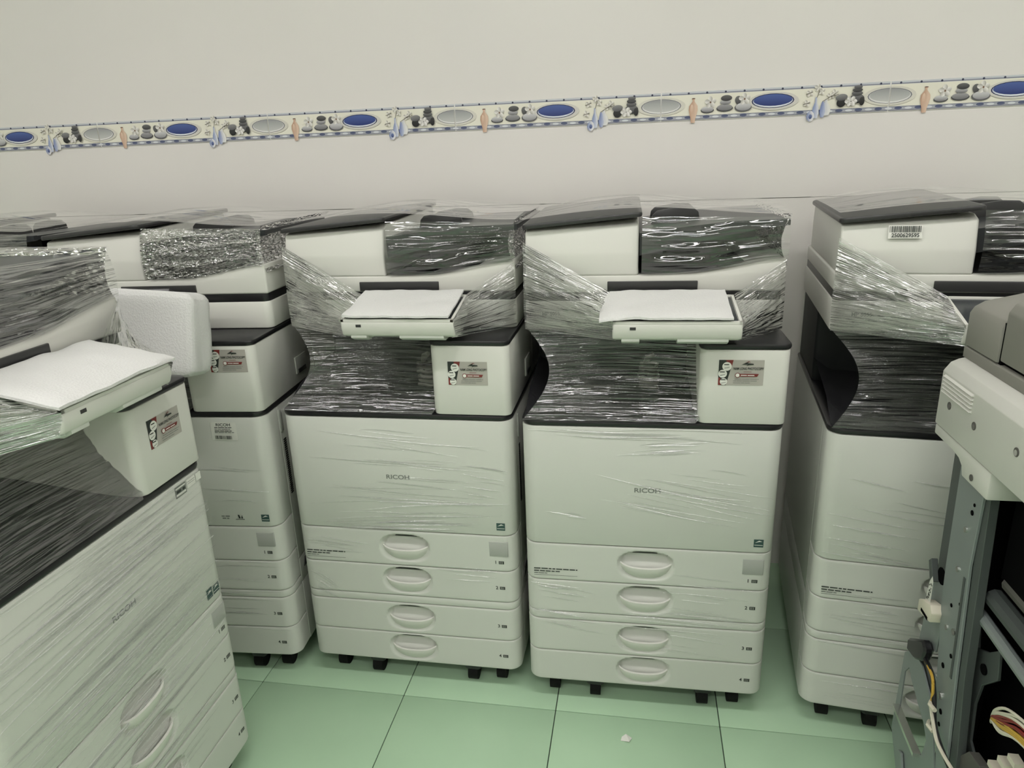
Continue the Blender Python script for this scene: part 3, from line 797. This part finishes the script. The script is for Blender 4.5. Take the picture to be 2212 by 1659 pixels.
def near_labels():
    s = Flat(['label_white', 'ink', 'ink_gray', 'ink_green']); rnd = random.Random(6)
    s.rect(.466, .500, .728, .751, 'ink_gray'); s.rect(.468, .498, .731, .735, 'label_white'); s.rect(.468, .498, .745, .748, 'label_white'); s.words(.470, .737, .026, .0055, 'ink', rnd)
    s.rect(.503, .530, .733, .751, 'label_white'); s.rect(.505, .528, .741, .7418, 'ink_gray'); s.rect(.505, .528, .745, .7458, 'ink_gray')
    s.rect(.532, .548, .735, .751, 'label_white')
    s2 = Flat(['label_white', 'ink_green'])
    s2.rect(.498, .517, .477, .500, 'ink_green'); s2.poly([(.500, .489), (.508, .495), (.515, .491), (.508, .4915)], 'label_white')
    s2.build('eco_mark', copE, (0, -.0006, 0))
    return s.build('door_labels', copE, (0, -.0006, 0))
near_labels()

# ------------------------------------------------------------------ packing foam on the control panels
def foam_sheet(cop, u0, u1, label, seed, drape=.0, v0=-.053, v1=.098, th=.009):
    nu, nv = 26, 18; vs, fs = [], []
    t = lambda v: 1.0095+(v+.050)*(.027/.145)
    rnd = random.Random(seed)
    for side in (0, 1):
        for i in range(nu+1):
            for j in range(nv+1):
                u = u0+(u1-u0)*i/nu; v = v0+(v1-v0)*j/nv
                z = t(v)+.0015+.004*(noise.noise(Vector((u*22+seed, v*22, 1)))+.5)*(1 if side else .6)
                if u < .2: z -= (.2-u)*drape
                if side: z += th*(1-.6*max(0, abs(2*i/nu-1)**8, abs(2*j/nv-1)**8))
                vs.append((u, v+.004*noise.noise(Vector((u*15, seed, 0))), z))
    m = nv+1; n0 = (nu+1)*m
    for i in range(nu):
        for j in range(nv):
            a = i*m+j; fs.append((a, a+1, a+m+1, a+m)); fs.append((n0+a, n0+a+m, n0+a+m+1, n0+a+1))
    for i in range(nu):
        for a in (i*m, ): fs.append((a, a+m, n0+a+m, n0+a))
        a = i*m+nv; fs.append((a+m, a, n0+a, n0+a+m))
    for j in range(nv):
        fs.append((j+1, j, n0+j, n0+j+1)); a = nu*m+j; fs.append((a, a+1, n0+a+1, n0+a))
    o = mesh('foam_sheet', vs, fs, 'foam', None, smooth=60)
    o.location = cop.location; o.rotation_euler = cop.rotation_euler
    tag(o, label, 'foam', 'packing foam on the control panels'); return o
foam_sheet(copC, .176, .440, 'white foam sheet slipped leftwards over the middle right copier control panel', 1, .25)
foam_sheet(copB, .209, .449, 'white foam sheet covering the middle left copier control panel', 2)
foam_sheet(copE, .196, .465, 'broad white foam sheet on the near left copier control panel under film', 4, v0=-.056, v1=.110)
def foam_block():
    bm = bmesh.new(); bmesh.ops.create_cube(bm, size=1)
    bmesh.ops.bevel(bm, geom=bm.edges[:], offset=.13, segments=3, profile=.5, affect='EDGES')
    bmesh.ops.subdivide_edges(bm, edges=bm.edges[:], cuts=4, use_grid_fill=True)
    for v in bm.verts:
        n = v.co.normalized()*.035*noise.noise(v.co*2.3+Vector((4, 1, 7)))
        v.co += n
        v.co.x *= 1+.07*v.co.z*-1
        v.co = Vector((v.co.x*.228, v.co.y*.085, v.co.z*.185))
    me = bpy.data.meshes.new('foam_block'); bm.to_mesh(me); bm.free(); me.materials.append(MATS['foam'])
    o = link('foam_block', me, None, 60)
    o.matrix_world = copG.matrix_basis @ Matrix.Translation((.372, -.058, .985)) @ Matrix.Rotation(math.radians(-14), 4, 'X') @ Matrix.Rotation(math.radians(4), 4, 'Y')
    tag(o, 'thick white foam block wrapped over the upright panel of the corner copier', 'foam', 'packing foam on the control panels')
bpy.context.view_layer.update()
foam_block()

# bundled power cords lying in the paper exits
def cord(cop, u, v, label, seed):
    rnd = random.Random(seed); V = []
    o = empty('power_cord'); o.location = cop.matrix_basis @ Vector((u, v, .790)); o.rotation_euler = cop.rotation_euler
    pts = []
    for k in range(80):
        a = k*.45; rr = .019+.003*math.sin(k*1.7)
        pts.append((rr*math.cos(a), .8*rr*math.sin(a), .006+.0008*k+.003*math.sin(k*.9)))
    mesh('cord', *tube_data(catmull(pts, 3), .0042, 7), 'cable_gray', o)
    mesh('plug', *tube_data([(-.008, 0, .072), (-.002, -.004, .086), (.010, -.008, .094)], [.006, .0085, .006], 8), 'cable_gray', o)
    tag(o, label, 'cord', 'bundled power cords'); return o
cord(copC, .285, .16, 'coiled grey power cord bundle inside the middle right copier exit', 1)
cord(copB, .335, .13, 'coiled grey power cord bundle beside the middle left copier tower', 2)

# ------------------------------------------------------------------ stripped machine on the right
F = empty('stripped_copier', (.53, 1.295, 0))
tag(F, 'half-dismantled copier at the right edge with bare steel frame, grey feeder and dangling wires', 'copier')
FX = .53
def yz(P): return [(y-1.295, z) for y, z in P]
L1 = -.75    # far end of the machine towards the viewer
# white scanner side panel with rolled top edge, louvres and screw holes
prism('scanner_panel', 'plastic_white', F, [(0, .853), (0, .950), (.010, .966), (.022, .972), (.034, .975), (.56, .975), (.56, .853)], L1, -.003, 'v', .0015)
def swapped(parts): return join_data(parts)
sp = F
def louvre(k):
    z = .9165+.0068*k
    return prism('louvre', 'plastic_white', F, [(-.004, z), (.002, z+.0042), (.002, z-.001)], -.128, -.016, 'v', 0)
for k in range(5):
    o = louvre(k)
for (y, z) in ((1.246, .900), (1.151, .900), (1.02, .912)):
    o = mesh('screw_hole', *cyl_data((-.0004, y-1.295, z), 'x', .0068, .0012, 16), 'gray_adf_dark', F)
    mesh('screw', *cyl_data((-.0012, 0, 0), 'x', .0046, .0008, 12), 'chrome', o).location = (0, y-1.295+.0, z-.001)
prism('panel_skirt', 'plastic_white', F, yz([(1.294, .8505), (1.294, .832), (1.215, .831), (1.190, .828), (1.176, .820), (1.170, .805), (1.080, .805), (1.080, .8505)]), .002, .055, 'u', .003)
mesh('screw_hole', *cyl_data((.001, 1.134-1.295, .818), 'x', .0055, .0012, 16), 'gray_adf_dark', F)
# grey document feeder on top
prism('feeder_base', 'gray_adf', F, [(.030, .974), (.030, .992), (.034, .9935), (.52, .9935), (.52, .974)], L1, .004, 'v', .0015)
prism('feeder_end', 'gray_adf', F, [(.030, .9955), (.030, 1.052), (.036, 1.063), (.050, 1.072), (.12, 1.088), (.12, .9955)], -.112, .004, 'v', .002)
prism('feeder_cover', 'gray_adf', F, [(.032, 1.000), (.032, 1.078), (.040, 1.092), (.056, 1.099), (.45, 1.112), (.45, 1.000)], L1, -.117, 'v', .003)
prism('feeder_tray', 'gray_adf_dark', F, [(.070, 1.098), (.066, 1.122), (.08, 1.130), (.40, 1.135), (.40, 1.10)], L1, -.130, 'v', .003)
mesh('feeder_seam', *box_data(.034, .40, -.118, -.111, .99, 1.06), 'black_void', F, smooth=0)
mesh('feeder_gap', *box_data(.040, .44, L1, -.116, .9935, 1.001), 'black_void', F, smooth=0)
# steel frame
def plate(name, mt, P, x0, x1, bev=.0008): return prism(name, mt, F, yz(P), x0-FX, x1-FX, 'u', bev, 1)
plate('front_post', 'steel', [(1.204, .808), (1.115, .808), (1.118, .669), (1.097, .468), (1.079, .333), (1.05, .09), (1.085, .09), (1.107, .255), (1.159, .415), (1.19, .55), (1.197, .62)], .545, .550)
plate('post_flange', 'steel_dark', [(1.272, .83), (1.222, .83), (1.213, .59), (1.262, .56)], .562, .572)  # recessed plate, its shadow put in with the darker steel
plate('post_return', 'steel_dark', [(1.124, .803), (1.104, .803), (1.078, .47), (1.055, .33), (1.03, .09), (1.052, .09), (1.079, .33), (1.097, .468), (1.118, .669)], .550, .564)
plate('post_rib', 'steel_dark', [(1.128, .64), (1.122, .64), (1.107, .45), (1.113, .45)], .5435, .5455, 0)
K = .545/.529
for (y, z, m, rr) in ((1.103, .785, 'black_void', .003), (1.106, .770, 'black_void', .0045), (1.115, .735, 'chrome', .005), (1.118, .660, 'chrome', .005), (1.118, .590, 'black_void', .0035), (1.120, .545, 'chrome', .005),
                      (1.110, .475, 'black_void', .005), (1.092, .610, 'black_void', .003), (1.094, .555, 'chrome', .006), (1.090, .51, 'black_void', .004), (1.100, .420, 'chrome', .007), (1.090, .395, 'black_void', .005), (1.088, .37, 'black_void', .004)):
    mesh('screw' if m == 'chrome' else 'punched_hole', *cyl_data((.0145 if m == 'chrome' else .0148, y*K-1.295, 1.335-(1.335-z)*K), 'x', rr, .004 if m == 'chrome' else .0016, 12), m, F)
# bracket with socket, plug and grommet
plate('bracket', 'steel', [(1.249, .571), (1.202, .600), (1.186, .512), (1.190, .44), (1.215, .43), (1.262, .415), (1.255, .50)], .5505, .554)
plate('bracket_lip', 'steel_dark', [(1.252, .595), (1.242, .605), (1.222, .568), (1.234, .560)], .540, .551)
mesh('punched_hole', *tube_data([(.0195, 1.215-1.295, .585), (.0205, 1.215-1.295, .585)], .016, 14), 'black_void', F)
prism('connector', 'cable_white', F, yz([(1.238, .496), (1.238, .520), (1.222, .530), (1.190, .540), (1.180, .528), (1.183, .508)]), -.002, .020, 'u', .002)
mesh('connector_slot', *box_data(-.0026, -.001, 1.192-1.295, 1.222-1.295, .506, .512), 'black_void', F, smooth=0)
def tagp():
    s = Flat(['label_white', 'ink']); s.poly([(.0, 0), (.020, .004), (.018, .050), (.012, .058), (.004, .042)], 'label_white'); rnd = random.Random(2)
    for k in range(16):
        a, b = rnd.random(), rnd.random(); s.rect(.003+.011*a, .006+.011*a, .006+.034*b, .009+.034*b, 'ink')
    return s.build('paper_tag', F, (.004, 1.224-1.295, .528), (0, 0, -math.pi/2))
tagp()
plate('socket_box', 'plastic_black', [(1.268, .410), (1.207, .452), (1.190, .440), (1.198, .412), (1.229, .392), (1.266, .385)], .532, .5495, .004)
plate('socket_mount', 'steel', [(1.262, .366), (1.222, .400), (1.166, .398), (1.143, .325), (1.20, .318)], .5505, .553)
# bent gusset with a real window, reaching out below
def gusset():
    out = [(1.295, .356), (1.262, .390), (1.213, .389), (1.169, .363), (1.139, .328), (1.107, .255), (1.06, .06), (1.20, .06), (1.252, .103), (1.301, .163), (1.299, .248)]
    inn = [(1.281, .321), (1.266, .343), (1.246, .329), (1.206, .309), (1.173, .296), (1.151, .274), (1.155, .250), (1.161, .228), (1.208, .229), (1.270, .230), (1.279, .235)]
    n = len(out); V = []; f = []
    for x in (.013, .0155):
        for L in (out, inn): V += [(x, y-1.295, z) for y, z in L]
    for k in range(n):
        l = (k+1) % n
        f += [(k, l, n+l, n+k), (2*n+k, 3*n+k, 3*n+l, 2*n+l), (k, 2*n+k, 2*n+l, l), (n+k, n+l, 3*n+l, 3*n+k)]
    mesh('gusset', V, f, 'steel', F, smooth=20)
gusset()
plate('gusset_fold', 'chrome', [(1.281, .240), (1.277, .232), (1.210, .225), (1.163, .222), (1.163, .230), (1.208, .233)], .530, .544, 0)
plate('brace', 'steel', [(1.243, .160), (1.228, .166), (1.175, .07), (1.192, .07)], .537, .542)
# inner side plate with windows, solid black boxes standing in for the unlit hollow
plate('inner_plate', 'steel_dark', [(1.16, .581), (1.124, .579), (1.106, .518), (1.074, .535), (1.044, .562), (1.034, .513), (1.074, .469), (1.083, .423), (1.075, .353), (1.04, .33), (1.0, .06), (1.05, .06), (1.092, .274), (1.131, .297), (1.146, .467)], .575, .580)
mesh('punched_hole', *cyl_data((.044, 1.074-1.295, .501), 'x', .009, .004, 14), 'black_void', F)
mesh('punched_hole', *cyl_data((.044, 1.112-1.295, .435), 'x', .006, .004, 14), 'black_void', F)
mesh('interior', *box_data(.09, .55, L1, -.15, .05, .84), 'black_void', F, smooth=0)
mesh('interior_shade_back', *box_data(.034, .56, -.150, -.140, .05, .845), 'black_void', F, smooth=0)
mesh('interior_shade', *box_data(.055, .09, L1, -.195, .66, .835), 'black_void', F, smooth=0)
for (y0, z0, y1, z1, m, rr, xx) in ((1.11, .584, .60, .574, 'steel', .010, .040), (1.10, .622, .60, .625, 'steel_dark', .016, .052), (1.09, .655, .60, .66, 'gray_adf_dark', .014, .066)):
    mesh('guide_rail', *tube_data([(xx, y0-1.295, z0), (xx, y1-1.295, z1)], rr, 10), m, F)
# cables
def wire(name, P, r, m): return mesh(name, *tube_data(catmull([(x-FX, y-1.295, z) for x, y, z in P], 5), r, 7), m, F)
wire('cable', [(.536, 1.190, .42), (.533, 1.150, .42), (.533, 1.138, .40), (.534, 1.137, .37)], .0026, 'cable_yellow')
wire('cable', [(.538, 1.195, .42), (.535, 1.155, .418), (.536, 1.138, .39), (.535, 1.118, .35), (.536, 1.091, .328), (.540, 1.03, .31), (.55, .97, .29)], .0042, 'plastic_black')
wire('cable', [(.532, 1.136, .372), (.531, 1.115, .352), (.531, 1.091, .333), (.533, 1.065, .327), (.540, 1.03, .320), (.55, .98, .31)], .0032, 'cable_white')
for (y, z) in ((1.128, .375), (1.122, .335)):
    mesh('cable_clip', *tube_data([(.000, y-1.295-.016, z+.002), (-.002, y-1.295, z), (.006, y-1.295+.014, z-.003)], .004, 6), 'cable_white', F)
rnd = random.Random(12)
for k in range(16):
    m = ['cable_white', 'cable_white', 'cable_white', 'cable_red', 'cable_red', 'cable_yellow', 'cable_yellow', 'cable_white'][k % 8]
    d = (k % 8)*.0055
    P = [(.566+.008*rnd.random(), 1.012, .458-.2*d), (.552, .985, .492-.5*d+.006*rnd.random()), (.546, .950, .525-d+.01*rnd.random()), (.546, .905, .550-d+.008*rnd.random()), (.56, .84, .555-d), (.60, .76, .53-d)]
    wire('harness_wire', P, .0021, m)
plate('motor_plate', 'gray_adf_dark', [(1.070, .318), (1.036, .366), (1.000, .372), (.98, .30), (1.03, .25)], .556, .572)
for (y, z) in ((.961, .412), (.940, .442), (.918, .468)):
    mesh('wire_connector', *box_data(.020, .034, y-1.295-.010, y-1.295+.010, z-.006, z+.003), 'cable_white', F, smooth=0)
# base and casters so that it stands on the floor
mesh('base', *box_data(.02, .56, L1, -.09, .055, .085), 'steel_dark', F, smooth=0)
for (a, b) in ((.07, -.14), (.50, -.14), (.07, -.66), (.50, -.66)):
    mesh('caster', *cyl_data((a, b, .0275), 'x', .0275, .03, 16), 'rubber', F)

# small scrap of film on the floor
def scrap():
    vs = [(0, 0, .001), (.02, -.004, .004), (.026, .010, .002), (.012, .016, .007), (.002, .010, .003)]
    o = mesh('film_scrap', vs + [(x, y, z-.0009) for x, y, z in vs], [(0, 1, 2, 3, 4), (9, 8, 7, 6, 5)] + [(i, (i+1) % 5, 5+(i+1) % 5, 5+i) for i in range(5)], 'label_white')
    o.location = (-.02, 1.352, 0); tag(o, 'tiny white scrap of torn film lying on the green floor', 'scrap')
scrap()
